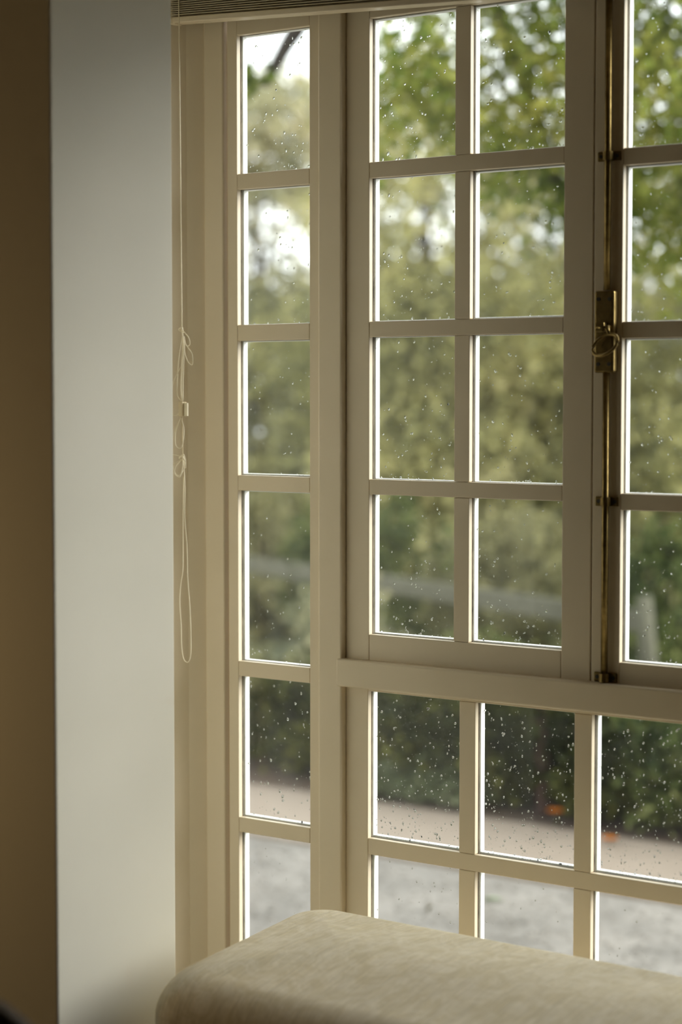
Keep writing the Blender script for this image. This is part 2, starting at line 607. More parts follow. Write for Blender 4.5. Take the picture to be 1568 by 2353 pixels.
S_ROWS = [(0.53, 0.772), (0.799, 1.053), (1.080, 1.384), (1.411, 1.6480), (1.6760, 1.913), (1.940, 2.1805)]
w1 = tag(empty('window_1'), 'tall narrow sidelight of six rain-spotted panes beside the corner post', 'window', kind='structure')
light(w1, -2.2220, -2.0165, 0.47, HEAD, [(-2.2000, -2.0415)], S_ROWS,
      lambda c, r: [(30, .0006, .0016, 0.5), (150, .0006, .0025, 1.0), (110, .0005, .0019, 1.6), (85, .0005, .0018, 1.2), (90, .0006, .0021, 1.2), (150, .0006, .0023, 1.6)][r])

C_ROWS = [(1.1473, 1.3848), (1.4105, 1.6498), (1.6757, 1.9147), (1.9412, 2.1792)]
CD = lambda c, r: [(150, .0006, .0023, 1.6), (130, .0006, .0022, 1.1), (120, .0006, .0021, 1.3), (140, .0006, .0024, 1.4)][r]
w2 = tag(empty('window_2'), 'casement of eight panes between the mullion post and the brass bolt', 'window', kind='structure')
light(w2, -1.9645, -1.4925, 1.085, HEAD, [(-1.9165, -1.7470), (-1.7177, -1.5445)], C_ROWS, CD)
w3 = tag(empty('window_3'), 'casement carrying the brass bolt, only its first column of panes in view', 'window', kind='structure')
light(w3, -1.4905, MIR + 1.9645, 1.078, HEAD - 0.004, [(-1.4410, -1.2680), (-1.2387, MIR + 1.9165)], [(a - 0.0105, b - 0.0105) for a, b in C_ROWS], CD)
MB().box(-1.5000, -1.4830, 0.0135, 0.0270, 1.08, HEAD - 0.004).build('meeting_rebate', 'frame', w3)
w4 = tag(empty('window_4'), 'fixed lower light of wide panes under the transom rail, thick with drops', 'window', kind='structure')
light(w4, -1.9645, MIR + 1.9645, 0.47, 1.075, [(-1.9185, -1.7350), (-1.7040, -1.5197), (-1.4886, -1.3040), (-1.2730, MIR + 1.9185)],
      [(0.53, 0.7695), (0.7975, 1.050)], lambda c, r: [(32, .0006, .0016, 0.8), (460, .0005, .0022, 1.3)][r])
w5 = tag(empty('window_5'), 'matching narrow sidelight at the far end of the casement pair', 'window', kind='structure')
light(w5, MIR + 2.0165, MIR + 2.2220, 0.47, HEAD, [(MIR + 2.0415, MIR + 2.2000)], S_ROWS)
w6 = tag(empty('window_6', (*lf(LFL, 0), 0), math.pi / 3), 'angled window of the bay hidden behind the pale pier', 'window', kind='structure')
light(w6, 0.02, LFL - 0.13, 0.47, HEAD + 0.02, [(0.05, 0.29), (0.31, 0.55)], [(0.51, 0.92), (0.94, 1.36), (1.38, 1.79), (1.81, 2.21)])

tag(MB().box(-0.7605, -0.69, -0.014, 0.03, SILL - 0.02, HEAD + 0.06).build('trim_8', 'frame', bevel=0.003), 'cream painted post past the second narrow sidelight', 'window frame', kind='structure')
w7 = tag(empty('window_7'), 'large many-paned window past the second narrow sidelight', 'window', kind='structure')
light(w7, -0.69, 0.30, 0.47, HEAD, [(-0.64, -0.455), (-0.425, -0.24), (-0.21, -0.025), (0.005, 0.19)], [(0.53, 0.80), (0.83, 1.05), (1.12, 1.40), (1.43, 1.68), (1.71, 1.95), (1.98, 2.18)])

# ------------------------------------------------------------------ brass espagnolette bolt on the casement
BX = -1.4637
bolt = tag(empty('espagnolette_bolt', (BX, 0, 1.10)), 'aged brass espagnolette bolt with oval ring handle on the casement stile', 'window bolt')
bolt_parts = []


def bp(mb, name, m='brass', parent=None, **k):
    # coordinates given in world; stored relative to the bolt's base
    mb.v = [(x - BX, y, z - 1.10) for x, y, z in mb.v]
    return mb.build(name, m, parent or bolt, **k)


def disc(cx, y, cz, r, th, seg=14):
    mb = MB()
    pts = [(cx + r * math.cos(2 * math.pi * k / seg), cz + r * math.sin(2 * math.pi * k / seg)) for k in range(seg)]
    mb.v = [(a, y, b) for a, b in pts] + [(a, y - th, b) for a, b in pts]
    mb.f = [tuple(range(seg)), tuple(reversed(range(seg, 2 * seg)))] + [(k, k + seg, (k + 1) % seg + seg, (k + 1) % seg) for k in range(seg)]
    return mb


bp(MB().tube([(BX, -0.0075, z) for z in (1.108, 1.35, 1.60)], 0.0056, 14), 'rod', smooth=True)
bp(MB().tube([(BX, -0.0075, z) for z in (1.714, 1.95, 2.222)], 0.0056, 14), 'rod', smooth=True)
plate = bp(MB().box(BX - 0.0190, BX + 0.0155, -0.0135, -0.0002, 1.5865, 1.7130), 'lock_case', bevel=0.0035, seg=3)
for sx in (-0.0112, 0.0078):
    for z in (1.6000, 1.7000):
        bp(disc(BX + sx, -0.0130, z, 0.0031, 0.0012), 'screw', 'screw', plate)
bp(MB().box(BX - 0.0125, BX + 0.0040, -0.024, -0.0120, 1.6490, 1.6640), 'lug', bevel=0.002, seg=2)
bp(MB().tube([(BX - 0.0100, -0.021, 1.6560), (BX + 0.0090, -0.021, 1.6560)], 0.0034, 10), 'hinge_pin', smooth=True)
ring = []
for k in range(36):
    a = 2 * math.pi * k / 36
    u_, v_ = 0.0225 * math.cos(a), 0.0158 * math.sin(a)
    ring.append((BX + 0.0085 + u_, -0.028 - 0.006 * math.sin(a) * -1 - 0.10 * u_, 1.6290 + v_ + 0.22 * u_))
bp(MB().tube(ring, 0.0026, 10, closed=True), 'ring_handle', smooth=True)
bp(MB().tube([(BX + 0.0085, -0.021, 1.6575), (BX + 0.0105, -0.0235, 1.6515), (BX + 0.0130, -0.0240, 1.6460)], [0.0042, 0.0034, 0.0028], 10), 'ring_shank', smooth=True)
for z in (1.9195, 1.3870, 1.1115):
    prof = []
    g = bp(MB().box(BX - 0.0205, BX + 0.0195, -0.0032, -0.0002, z - 0.0075, z + 0.0075), 'guide_bracket', bevel=0.0025, seg=3)
    arc = MB()
    n = 9
    for zz in (z - 0.0068, z + 0.0068):
        for rr in (0.0060, 0.0084):
            for k in range(n):
                a = math.pi * k / (n - 1)
                arc.v.append((BX + rr * math.cos(a), -0.0068 - rr * math.sin(a), zz))
    for k in range(n - 1):
        a0, a1, a2, a3 = k, n + k, 2 * n + k, 3 * n + k
        arc.f += [(a1, a3, a3 + 1, a1 + 1), (a0, a0 + 1, a2 + 1, a2), (a0, a1, a1 + 1, a0 + 1), (a2, a2 + 1, a3 + 1, a3)]
    bp(arc, 'saddle', 'brass', g, smooth=False)
    for sx in (-0.0145, 0.0140):
        bp(disc(BX + sx, -0.0030, z, 0.0030, 0.0010), 'screw', 'screw', g)
# corroded debris around the bottom bracket

# ------------------------------------------------------------------ blinds
bl = tag(empty('window_blind', (-2.29, -0.062, 2.205)), 'cream slatted blind drawn up over the main window, its bottom rail hanging askew', 'blind')
TILT = 0.052       # right end hangs lower
bw = 1.50


def slab(name, x0, x1, y0, y1, z0, z1, par, m='blind', tilt=TILT, bev=0.0015):
    mb = MB().box(x0, x1, y0, y1, z0, z1)
    mb.v = [(x, y, z - tilt * x) for x, y, z in mb.v]
    return mb.build(name, m, par, bevel=bev)


slab('bottom_rail', 0.006, bw, -0.013, 0.013, -0.0045, 0.0055, bl, 'frame')
slab('rail_cap', -0.004, 0.010, -0.010, 0.010, -0.0065, 0.0040, bl, 'frame')
for k in range(26):
    slab('slat', 0.0, bw, -0.0125, 0.0125, 0.0085 + k * 0.0035, 0.0098 + k * 0.0035, bl, 'blind', TILT * (1 - k / 26), 0)
slab('head_rail', 0.0, bw, -0.02, 0.02, 0.105, 0.150, bl, 'blind', 0.0)

bl2 = tag(empty('window_blind', (-2.3265, -0.1080, 2.2000), math.pi / 3), 'end of a second slatted blind tucked against the pier edge above the cord', 'blind')
slab('bottom_rail', -0.34, 0.020, -0.012, 0.012, -0.0050, 0.0080, bl2, 'frame', 0.0)
slab('rail_slot_shade', -0.030, 0.004, -0.0135, -0.0118, -0.0010, 0.0045, bl2, 'slotshade', 0.0, 0)  # dark slab on the rail face, painted as the shade inside its slot
for k in range(26):
    slab('slat', -0.34, 0.020, -0.0115, 0.0115, 0.0115 + k * 0.0035, 0.0128 + k * 0.0035, bl2, 'blind', 0.0, 0)
slab('head_rail', -0.34, 0.02, -0.02, 0.02, 0.110, 0.155, bl2, 'blind', 0.0)

# ------------------------------------------------------------------ pull cord of the blind
CY = -0.075


def cpt(px, py, dy=0.0):         # a point of the cord bundle, in the upright plane y = CY in front of the corner post
    X = -2.2655 + (px - 430) * 0.000985 + 0.0000012 * (py - 900)
    Z = 1.5565 - (py - 911) * (0.000775 + 0.000000055 * (px - 430))
    return (X, CY + dy, Z)


cord = tag(empty('blind_cord', cpt(430, 1520)), 'thin cream pull cord knotted in loose loops on the corner post', 'blind cord')


def smooth_path(ps, n=8):
    ps = [Vector(p) for p in ps]
    out = []
    for i in range(len(ps) - 1):
        p0 = ps[max(i - 1, 0)]
        p1, p2 = ps[i], ps[i + 1]
        p3 = ps[min(i + 2, len(ps) - 1)]
        for k in range(n):
            t = k / n
            out.append(0.5 * ((2 * p1) + (p2 - p0) * t + (2 * p0 - 5 * p1 + 4 * p2 - p3) * t * t + (3 * p1 - p0 - 3 * p2 + p3) * t ** 3))
    out.append(ps[-1])
    return out


def cordpart(name, pts, r=0.0009, n=8, m='cord'):
    base = Vector(cord.location)
    ps = [Vector(cpt(*p)) - base for p in pts]
    mb = MB().tube(smooth_path(ps, n), r, 6)
    return mb.build(name, m, cord, smooth=True)


cordpart('strand', [(428, -60), (429, 200), (430, 500), (431, 765)], 0.0011, 4)
cordpart('strand', [(430, 766), (433, 800), (430, 850), (428, 900), (430, 934)], 0.0013)
cordpart('strand', [(432, 770), (435, 820), (433, 880), (432, 925), (429, 934)], 0.0011)
cordpart('loop', [(434, 772), (446, 776, -.01), (462, 788, -.018), (465, 802, -.018), (452, 806, -.01), (440, 798, -.004), (436, 784)], 0.0008)
cordpart('loop', [(436, 784), (448, 800, -.01), (462, 810, -.02), (476, 826, -.025), (472, 848, -.02), (458, 842, -.015), (446, 820, -.01), (437, 790)], 0.0008)
cordpart('loop', [(433, 775), (424, 830), (420, 880), (424, 915, -.005), (430, 930)], 0.0008)
cordpart('loop', [(430, 850), (418, 890, -.01), (412, 930, -.012), (414, 958, -.01), (424, 960, -.004), (428, 945)], 0.0008)
cordpart('knot', [(430, 763), (435, 768, -.004), (431, 774, .003), (428, 768, -.004), (434, 764, -.003), (432, 772)], 0.0015, 6)
cordpart('strand', [(429, 965), (430, 1000), (431, 1045), (432, 1060)], 0.0012, 6, 'tan_plastic')
cordpart('loop', [(428, 966), (422, 1000, -.008), (424, 1030, -.01), (434, 1036, -.008), (438, 1018, -.006), (434, 990), (428, 970)], 0.0008)
cordpart('loop', [(427, 968), (417, 1010, -.01), (414, 1060, -.012), (420, 1090, -.01), (430, 1098, -.008), (434, 1084)], 0.0008)
cordpart('loop', [(430, 1056), (414, 1052, -.01), (401, 1062, -.015), (402, 1078, -.015), (416, 1074, -.01), (430, 1062)], 0.0009)
cordpart('loop', [(431, 1058), (442, 1050, -.01), (450, 1066, -.014), (446, 1080, -.01), (436, 1070), (431, 1060)], 0.0009)
cordpart('loop', [(431, 1060), (424, 1080, -.012), (424, 1096, -.012), (434, 1100, -.01), (436, 1078, -.006), (432, 1062)], 0.0009)
cordpart('knot', [(428, 1054), (435, 1057, -.004), (432, 1064, .003), (427, 1059, -.004), (434, 1053, -.003), (431, 1066)], 0.0015, 6)
cordpart('strand', [(433, 1064), (436, 1130), (435, 1190), (440, 1260), (441, 1330), (446, 1400), (448, 1480), (446, 1512), (440, 1524), (431, 1518), (426, 1490), (425, 1440), (422, 1390), (425, 1345), (430, 1310), (431, 1200), (433, 1100)], 0.0009, 6)
a = Vector(cpt(434, 948)) - Vector(cord.location)
MB().box(a.x - 0.0065, a.x + 0.0020, a.y - 0.007, a.y + 0.007, a.z - 0.0125, a.z + 0.0130).build('cord_connector', 'tan_plastic', cord, bevel=0.0015)
mb = MB().box(a.x + 0.0018, a.x + 0.0095, a.y - 0.0015, a.y + 0.0015, a.z - 0.0120, a.z + 0.0110)
mb.v = [(x, y, z + 0.0) for x, y, z in mb.v]
MB_tag = mb.build('paper_tag', 'cord', cord)


# ------------------------------------------------------------------ upholstered bench below the window
def rrect(x0, x1, y0, y1, r, seg=10):
    r = max(r, 0.002)
    out = []
    for cx, cy, a0 in ((x1 - r, y1 - r, 0), (x0 + r, y1 - r, 90), (x0 + r, y0 + r, 180), (x1 - r, y0 + r, 270)):
        for k in range(seg + 1):
            a = math.radians(a0 + 90 * k / seg)
            out.append((cx + r * math.cos(a), cy + r * math.sin(a)))
    return out


def lofted(name, layers, m, parent, x0, x1, y0, y1, rad):
    """layers: (inset, z) from bottom to top"""
    mb = MB()
    n = None
    for ins, z in layers:
        ring_ = rrect(x0 + ins, x1 - ins, y0 + ins, y1 - ins, rad - ins * 0.75)
        n = len(ring_)
        mb.v += [(a, b, z) for a, b in ring_]
    for k in range(len(layers) - 1):
        for j in range(n):
            j2 = (j + 1) % n
            mb.f.append((k * n + j, k * n + j2, (k + 1) * n + j2, (k + 1) * n + j))
    mb.f.append(tuple(reversed(range(n))))
    mb.f.append(tuple((len(layers) - 1) * n + j for j in range(n)))
    return mb.build(name, m, parent, smooth=True)


BXC, BYC = -1.06, -0.38
bench = tag(empty('upholstered_bench', (BXC, BYC, 0)), 'long beige damask upholstered bench with rounded corners under the window', 'bench')
TOP = 0.738
lay = [(0.03, 0.300), (0.008, 0.312), (0.0, 0.345), (0.0, 0.50), (0.0, 0.64)]
PR = 0.062
for k in range(1, 13):
    a = math.pi / 2 * k / 12
    lay.append((PR * (1 - math.cos(a)), TOP - 0.010 - PR + PR * math.sin(a)))
lay += [(0.12, TOP - 0.0065), (0.16, TOP - 0.0025), (0.19, TOP - 0.0005), (0.212, TOP)]
bench.rotation_euler = (0, 0, math.radians(-0.8))
cush = lofted('seat_cushion', lay, 'fabric', bench, -1.932 - BXC, -0.20 - BXC, -0.605 - BYC, -0.162 - BYC, 0.080)
for v in cush.data.vertices:           # the well-used seat sags and narrows a little towards its front
    t = min(1.0, max(0.0, (-0.162 - BYC - v.co.y) / 0.443))
    f = max(0.0, 1 - (v.co.x + 1.930 + BXC) / 0.35)
    if v.co.z > 0.55:
        v.co.z -= (0.020 + 0.018 * f) * t * t
    v.co.x += 0.008 * t * f
fr = MB().box(-1.86 - BXC, -0.24 - BXC, -0.57 - BYC, -0.19 - BYC, 0.20, 0.302).build('base_frame', 'darkwood', bench, bevel=0.006)
for sx in (-1.83, -0.29):
    for sy in (-0.545, -0.215):
        MB().tube([(sx - BXC, sy - BYC, 0.0), (sx - BXC, sy - BYC, 0.1), (sx - BXC, sy - BYC, 0.205)], [0.016, 0.02, 0.026], 12).build('leg', 'darkwood', bench, smooth=True)

# ------------------------------------------------------------------ dark chair close to the camera, its back just inside the frame
ch = tag(empty('dining_chair', (-1.425, -1.65, 0), math.radians(38)), 'dark wooden chair, only the blurred corner of its back in view by the dark wall', 'chair')


def chair_parts(c):
    prof = []
    mb = MB()
    pts = rrect(-0.24, 0.24, 0.52, 0.955, 0.12, 8)
    mb.v = [(x, 0.20 + 0.06 * (z - 0.5) + 0.12 * x * x, z) for x, z in pts] + [(x, 0.225 + 0.06 * (z - 0.5) + 0.12 * x * x, z) for x, z in pts]
    n = len(pts)
    mb.f = [tuple(range(n)), tuple(reversed(range(n, 2 * n)))] + [(k, k + n, (k + 1) % n + n, (k + 1) % n) for k in range(n)]
    mb.build('backrest', 'darkwood', c, bevel=0.004)
    lofted('seat', [(0.01, 0.425), (0, 0.435), (0, 0.455), (0.01, 0.465), (0.05, 0.468)], 'darkwood', c, -0.23, 0.23, -0.24, 0.22, 0.05)
    for sx in (-0.2, 0.2):
        MB().tube([(sx, -0.2, 0), (sx, -0.2, 0.43)], [0.014, 0.02], 10).build('leg', 'darkwood', c, smooth=True)
        MB().tube([(sx, 0.24, 0), (sx, 0.205, 0.43), (sx, 0.22, 0.75)], [0.014, 0.02, 0.016], 10).build('leg', 'darkwood', c, smooth=True)


chair_parts(ch)

# ------------------------------------------------------------------ added warm fill lamp, out of view, brightening the dark face of the pier
m_, nt_, b_ = mat('warm_fill_globe')
b_.inputs['Base Color'].default_value = (0.8, 0.7, 0.5, 1)
b_.inputs['Emission Color'].default_value = (1.0, 0.70, 0.34, 1)
b_.inputs['Emission Strength'].default_value = 19.0
M['globe'] = m_
lamp = tag(empty('fill_lamp', (-2.75, -1.25, 0)), 'added out-of-view fill lamp, its warm globe brightening the dark side of the pier', 'lamp')
MB().tube([(0, 0, 0), (0, 0, 0.02), (0, 0, 0.03)], [0.14, 0.14, 0.03], 24).build('base', 'darkwood', lamp, smooth=True)
MB().tube([(0, 0, 0.025), (0, 0, 0.6), (0, 0, 1.10)], 0.012, 12).build('pole', 'brass', lamp, smooth=True)
gl_ = [(0, 0, 1.09 + 0.08 * (1 - math.cos(math.pi * k / 12))) for k in range(13)]
MB().tube(gl_, [max(0.003, 0.08 * math.sin(math.pi * k / 12)) for k in range(13)], 20).build('globe', 'globe', lamp, smooth=True)


# ------------------------------------------------------------------ the garden
def G(l, d, z):      # garden frame turned with the line of sight: l to the right, d away from the room, z up
    return Vector((-0.5833 * d + 0.8123 * l, -2.75 + 0.8123 * d + 0.5833 * l, z))


GZ = -0.10
shell('ground_gravel', [(-16, 8, 0.10, 3.05, GZ - 0.2, GZ)], 'gravel', 'wet grey gravel yard right outside the window', 'ground')
shell('path', [(-16, 8, 3.05, 3.80, GZ - 0.2, GZ + 0.012)], 'path', 'smooth pinkish path between the gravel and the shrub bed', 'path')
shell('ground_bed', [(-16, 8, 3.80, 5.6, GZ - 0.2, GZ + 0.004)], 'soil', 'brown soil bed under the shrubs', 'ground')
shell('ground_lawn', [(-45, 25, 5.6, 50, GZ - 0.2, GZ)], 'lawn', 'rough green ground beyond the fence', 'ground')


def quads(name, P, m, parent, fold=0.25):
    """P: (N,4,3) leaf quads"""
    N = len(P)
    me = bpy.data.meshes.new(name)
    me.vertices.add(4 * N)
    me.vertices.foreach_set('co', P.reshape(-1).astype(np.float32))
    me.loops.add(4 * N)
    me.loops.foreach_set('vertex_index', np.arange(4 * N, dtype=np.int32))
    me.polygons.add(N)
    me.polygons.foreach_set('loop_start', np.arange(0, 4 * N, 4, dtype=np.int32))
    me.update(calc_edges=True)
    me.materials.append(M[m])
    o = bpy.data.objects.new(name, me)
    COL.objects.link(o)
    o.parent = parent
    tag(o, kind='stuff')
    return o


def leaves(centres, size, droop=0.3):
    N = len(centres)
    a = rng.normal(size=(N, 3))
    a[:, 2] -= droop
    a /= np.linalg.norm(a, axis=1, keepdims=True)
    h = rng.normal(size=(N, 3))
    h[:, 2] += 0.8
    b = np.cross(a, h)
    b /= np.linalg.norm(b, axis=1, keepdims=True)
    c = np.cross(a, b)
    s = size * rng.uniform(0.6, 1.25, size=(N, 1))
    wdt = s * rng.uniform(0.28, 0.42, size=(N, 1))
    base = centres - a * s * 0.5
    tip = centres + a * s * 0.5
    l = centres + b * wdt + c * s * 0.12
    r = centres - b * wdt + c * s * 0.12
    return np.stack([base, r, tip, l], axis=1)


def blob(centre, rad, n_clusters, per, spread, size):
    """leaf clusters filling an ellipsoid, thicker near its skin"""
    d = rng.normal(size=(n_clusters, 3))
    d /= np.linalg.norm(d, axis=1, keepdims=True)
    rr = rng.uniform(0.25, 1.0, size=(n_clusters, 1)) ** 0.55
    cc = np.array(centre)[None] + d * rr * np.array(rad)[None]
    pts = np.repeat(cc, per, axis=0) + rng.normal(size=(n_clusters * per, 3)) * spread
    return pts


def plant(name, label, cat, group, base, blobs, m, size, trunk=None, trunk_mat='bark', limbs=()):
    """blobs: (centre, radii, clusters, leaves per cluster, spread) in world space; base = foot of the plant"""
    root = tag(empty(name, base), label, cat, group)
    b = np.array(base)
    pts = np.concatenate([blob(*bb[:5], size) for bb in blobs])
    pts = pts[pts[:, 2] > GZ + 0.03]
    quads('foliage', leaves(pts, size) - b[None, None], m, root)
    if trunk:
        ps, rs = trunk
        MB().tube(smooth_path([Vector(p) - Vector(base) for p in ps], 5), list(np.interp(np.linspace(0, len(rs) - 1, (len(ps) - 1) * 5 + 1), range(len(rs)), rs)), 9).build('trunk', trunk_mat, root, smooth=True)
    for ps, rs in limbs:
        MB().tube(smooth_path([Vector(p) - Vector(base) for p in ps], 5), list(np.interp(np.linspace(0, len(rs) - 1, (len(ps) - 1) * 5 + 1), range(len(rs)), rs)), 8).build('branch', trunk_mat, root, smooth=True)
    return root


# near tree whose boughs overhang the path: bright leaves with sky between
t1 = G(1.06, 8.7, GZ)
near_blobs = []
for (l, d, z, r, n) in [(0.36, 7.9, 2.85, 0.26, 34), (0.62, 8.2, 2.62, 0.30, 30), (0.50, 8.0, 3.25, 0.30, 26), (0.92, 8.0, 2.95, 0.36, 56), (1.05, 8.3, 2.45, 0.30, 28),
                        (1.30, 7.8, 2.75, 0.40, 70), (1.45, 8.2, 2.25, 0.35, 52), (1.70, 7.8, 2.5, 0.45, 70), (1.2, 7.8, 3.45, 0.5, 60), (1.75, 7.9, 3.3, 0.55, 70),
                        (0.22, 8.0, 2.62, 0.14, 6), (2.2, 7.8, 2.7, 0.6, 70), (2.6, 7.8, 3.4, 0.7, 70), (0.75, 8.2, 3.8, 0.5, 40), (2.0, 8.4, 4.2, 0.8, 80), (1.2, 8.6, 4.4, 0.8, 70)]:
    near_blobs.append((G(l, d, z), (r, r, r * 0.85), int(n * 1.12), 24, 0.085))
# tufts near the end of the long bough
near_blobs.append((G(-0.40, 8.0, 2.80), (0.10, 0.10, 0.05), 5, 20, 0.03))
near_blobs.append((G(-0.41, 8.0, 3.02), (0.07, 0.07, 0.10), 5, 20, 0.025))
plant('leafy_tree', 'bright green tree overhanging the path, white sky showing between its leaves', 'tree', None, t1, near_blobs, 'leaf_bright', 0.055,
      ([t1, G(1.05, 8.65, 0.6), G(1.04, 8.65, 1.3), G(1.02, 8.6, 2.2), G(1.0, 8.4, 3.2), G(1.1, 8.3, 4.6)], [0.040, 0.030, 0.024, 0.022, 0.02, 0.012]), 'bark',
      [([G(1.02, 8.6, 2.2), G(0.55, 8.2, 3.3), G(0.15, 8.0, 3.50), G(-0.06, 8.0, 3.25), G(-0.165, 8.0, 3.03), G(-0.215, 8.0, 2.95), G(-0.265, 8.0, 2.86), G(-0.305, 8.0, 2.79)], [0.03, 0.035, 0.04, 0.04, 0.036, 0.030, 0.024, 0.020]),
       ([G(-0.30, 8.0, 2.80), G(-0.36, 8.0, 2.79), G(-0.44, 8.0, 2.80)], [0.010, 0.007, 0.004]),
       ([G(1.0, 8.4, 3.0), G(0.85, 8.0, 3.12), G(0.70, 7.9, 3.17)], [0.02, 0.013, 0.007]),
       ([G(1.9, 8.1, 2.35), G(1.5, 8.0, 2.65), G(1.28, 7.95, 2.78), G(1.1, 7.9, 3.1)], [0.02, 0.018, 0.014, 0.008]),
       ([G(1.7, 8.0, 2.53), G(1.45, 7.9, 2.60), G(1.25, 7.9, 2.66)], [0.013, 0.010, 0.006])])

# trees beyond the fence, loose at the top and dense below
def backtree(label, l, d, top, halfw, m, size, dens=1.0, name='bushy_tree', crown=24, loose=46):
    base = G(l, d, GZ)
    bl_ = []
    h = top - GZ
    for (fz, fr_, n, sp) in ((0.92, 0.45, crown, 0.10), (0.73, 0.80, loose / dens, 0.11), (0.50, 1.0, 130, 0.16), (0.28, 1.0, 150, 0.16), (0.10, 0.9, 110, 0.14)):
        bl_.append((G(l + rng.uniform(-0.12, 0.12) * halfw, d + rng.uniform(-0.1, 0.1), GZ + h * fz), (halfw * fr_, halfw * fr_, h * 0.15), int(n * dens), 34, sp))
    tr_ = ([base, G(l + 0.05, d, GZ + h * 0.35), G(l - 0.05, d, GZ + h * 0.65), G(l, d, GZ + h * 0.92)], [0.07, 0.06, 0.045, 0.015])
    lim = []
    for k in range(4):
        s = rng.uniform(-0.7, 0.7)
        lim.append(([G(l, d, GZ + h * (0.35 + 0.1 * k)), G(l + s * halfw * 0.5, d, GZ + h * (0.47 + 0.1 * k)), G(l + s * halfw, d, GZ + h * (0.55 + 0.11 * k))], [0.035, 0.022, 0.008]))
    return plant(name, label, 'tree', 'trees beyond the fence', base, bl_, m, size, tr_, 'bark', lim)


backtree('olive tree with ragged top behind the narrow sidelight', -0.75, 19.0, 4.35, 1.7, 'leaf_olive', 0.10, 1.5, crown=70, loose=44)
backtree('yellow-olive tree filling the first column of casement panes', 0.75, 16.5, 4.15, 1.5, 'leaf_yellow', 0.095, 1.3)
backtree('olive tree behind the second column of casement panes', 2.15, 17.5, 4.4, 1.5, 'leaf_olive', 0.095, 1.3)
backtree('dull green tree behind the bolted casement', 3.3, 15.5, 4.3, 1.5, 'leaf_yellow', 0.09)
backtree('grey-green tree far beyond the other trees', 1.4, 22.0, 4.6, 2.3, 'leaf_grey', 0.12, 1.5)
backtree('tall olive tree past the sidelight, mostly hidden by the corner post', -3.0, 20.0, 4.6, 1.9, 'leaf_olive', 0.11, 0.8)
backtree('olive tree standing past the casement pair', 5.2, 17.0, 4.6, 1.9, 'leaf_olive', 0.10, 0.8)


# shrubs between the fence and the path
def shrub(label, l, d, top, rad, m, size=0.045, dens=1.0, name='garden_shrub', stem=None):
    base = G(l, d, GZ)
    h = top - GZ
    bl_ = [(G(l, d, GZ + h * 0.45), (rad, rad, h * 0.50), int(95 * dens), 26, 0.045), (G(l + 0.1, d, GZ + h * 0.2), (rad * 0.9, rad * 0.8, h * 0.22), int(40 * dens), 26, 0.04)]
    lim = []
    for k in range(3):
        s = rng.uniform(-0.6, 0.6, 2)
        lim.append(([base, G(l + s[0] * rad * 0.5, d + s[1] * rad * 0.5, GZ + h * 0.4), G(l + s[0] * rad, d + s[1] * rad, GZ + h * 0.8)], [0.016, 0.011, 0.005]))
    return plant(name, label, 'shrub', 'garden shrubs', base, bl_, m, size, stem, 'redbark' if stem else 'bark', lim)


shrub('low grey-green shrub behind the narrow sidelight', -0.45, 9.3, 0.42, 0.45, 'leaf_grey', 0.05, 1.3)
shrub('dark shrub at the edge of the sidelight and mullion', -0.12, 8.75, 0.40, 0.34, 'leaf_dark')
shrub('dark green shrub behind the first lower pane', 0.22, 8.4, 0.46, 0.32, 'leaf_dark', 0.045, 1.2)
shrub('dark yellow-tipped shrub behind the second lower pane', 0.66, 8.02, 0.44, 0.32, 'leaf_dark', 0.045, 1.2)
shrub('dark shrub with a thick red-brown stem', 1.0, 7.75, 0.44, 0.30, 'leaf_dark', 0.045, 1.1,
      stem=([G(0.80, 7.72, GZ), G(0.79, 7.70, 0.15), G(0.77, 7.72, 0.42)], [0.035, 0.03, 0.022]))
shrub('mid green shrub behind the third lower pane', 1.36, 7.52, 0.50, 0.34, 'leaf_mid', 0.045, 1.2)
shrub('dark green shrub past the third lower pane', 1.85, 7.2, 0.50, 0.36, 'leaf_dark', 0.045)
shrub('tall mid green shrub by the fence behind the first casement column', 0.20, 12.3, 1.05, 0.6, 'leaf_mid', 0.06, 1.5)
shrub('grey-green shrub by the fence behind the sidelight', -0.55, 13.6, 1.0, 0.75, 'leaf_grey', 0.07, 1.5)
shrub('olive shrub by the fence behind the second casement column', 1.0, 11.6, 0.95, 0.55, 'leaf_grey', 0.06, 1.5)
shrub('rounded green shrub behind the weathered post', 1.75, 10.6, 0.95, 0.55, 'leaf_mid', 0.06, 1.4)
shrub('small olive shrub in front of the fence rail near the mullion post', 0.06, 10.7, 0.62, 0.30, 'leaf_olive', 0.055, 0.6)
shrub('loose mid green shrub between the fence and the dark shrubs', 0.62, 9.3, 0.45, 0.35, 'leaf_mid', 0.05, 1.0)
for i, (l, d) in enumerate([(0.13, 8.12), (0.31, 8.0), (0.46, 7.88)]):
    shrub(['pale groundcover clump beside the mullion end of the path edge', 'pale groundcover clump in the middle of the path edge', 'pale groundcover clump nearest the dark yellow-tipped shrub'][i],
          l, d, 0.02, 0.11, 'leaf_pale', 0.03, 0.3, 'groundcover_clump')

# weathered fence running away behind the shrubs
fence = tag(empty('garden_fence', G(1.42, 9.2, GZ)), 'weathered low timber fence running away behind the shrubs', 'fence')
fb = Vector(fence.location)


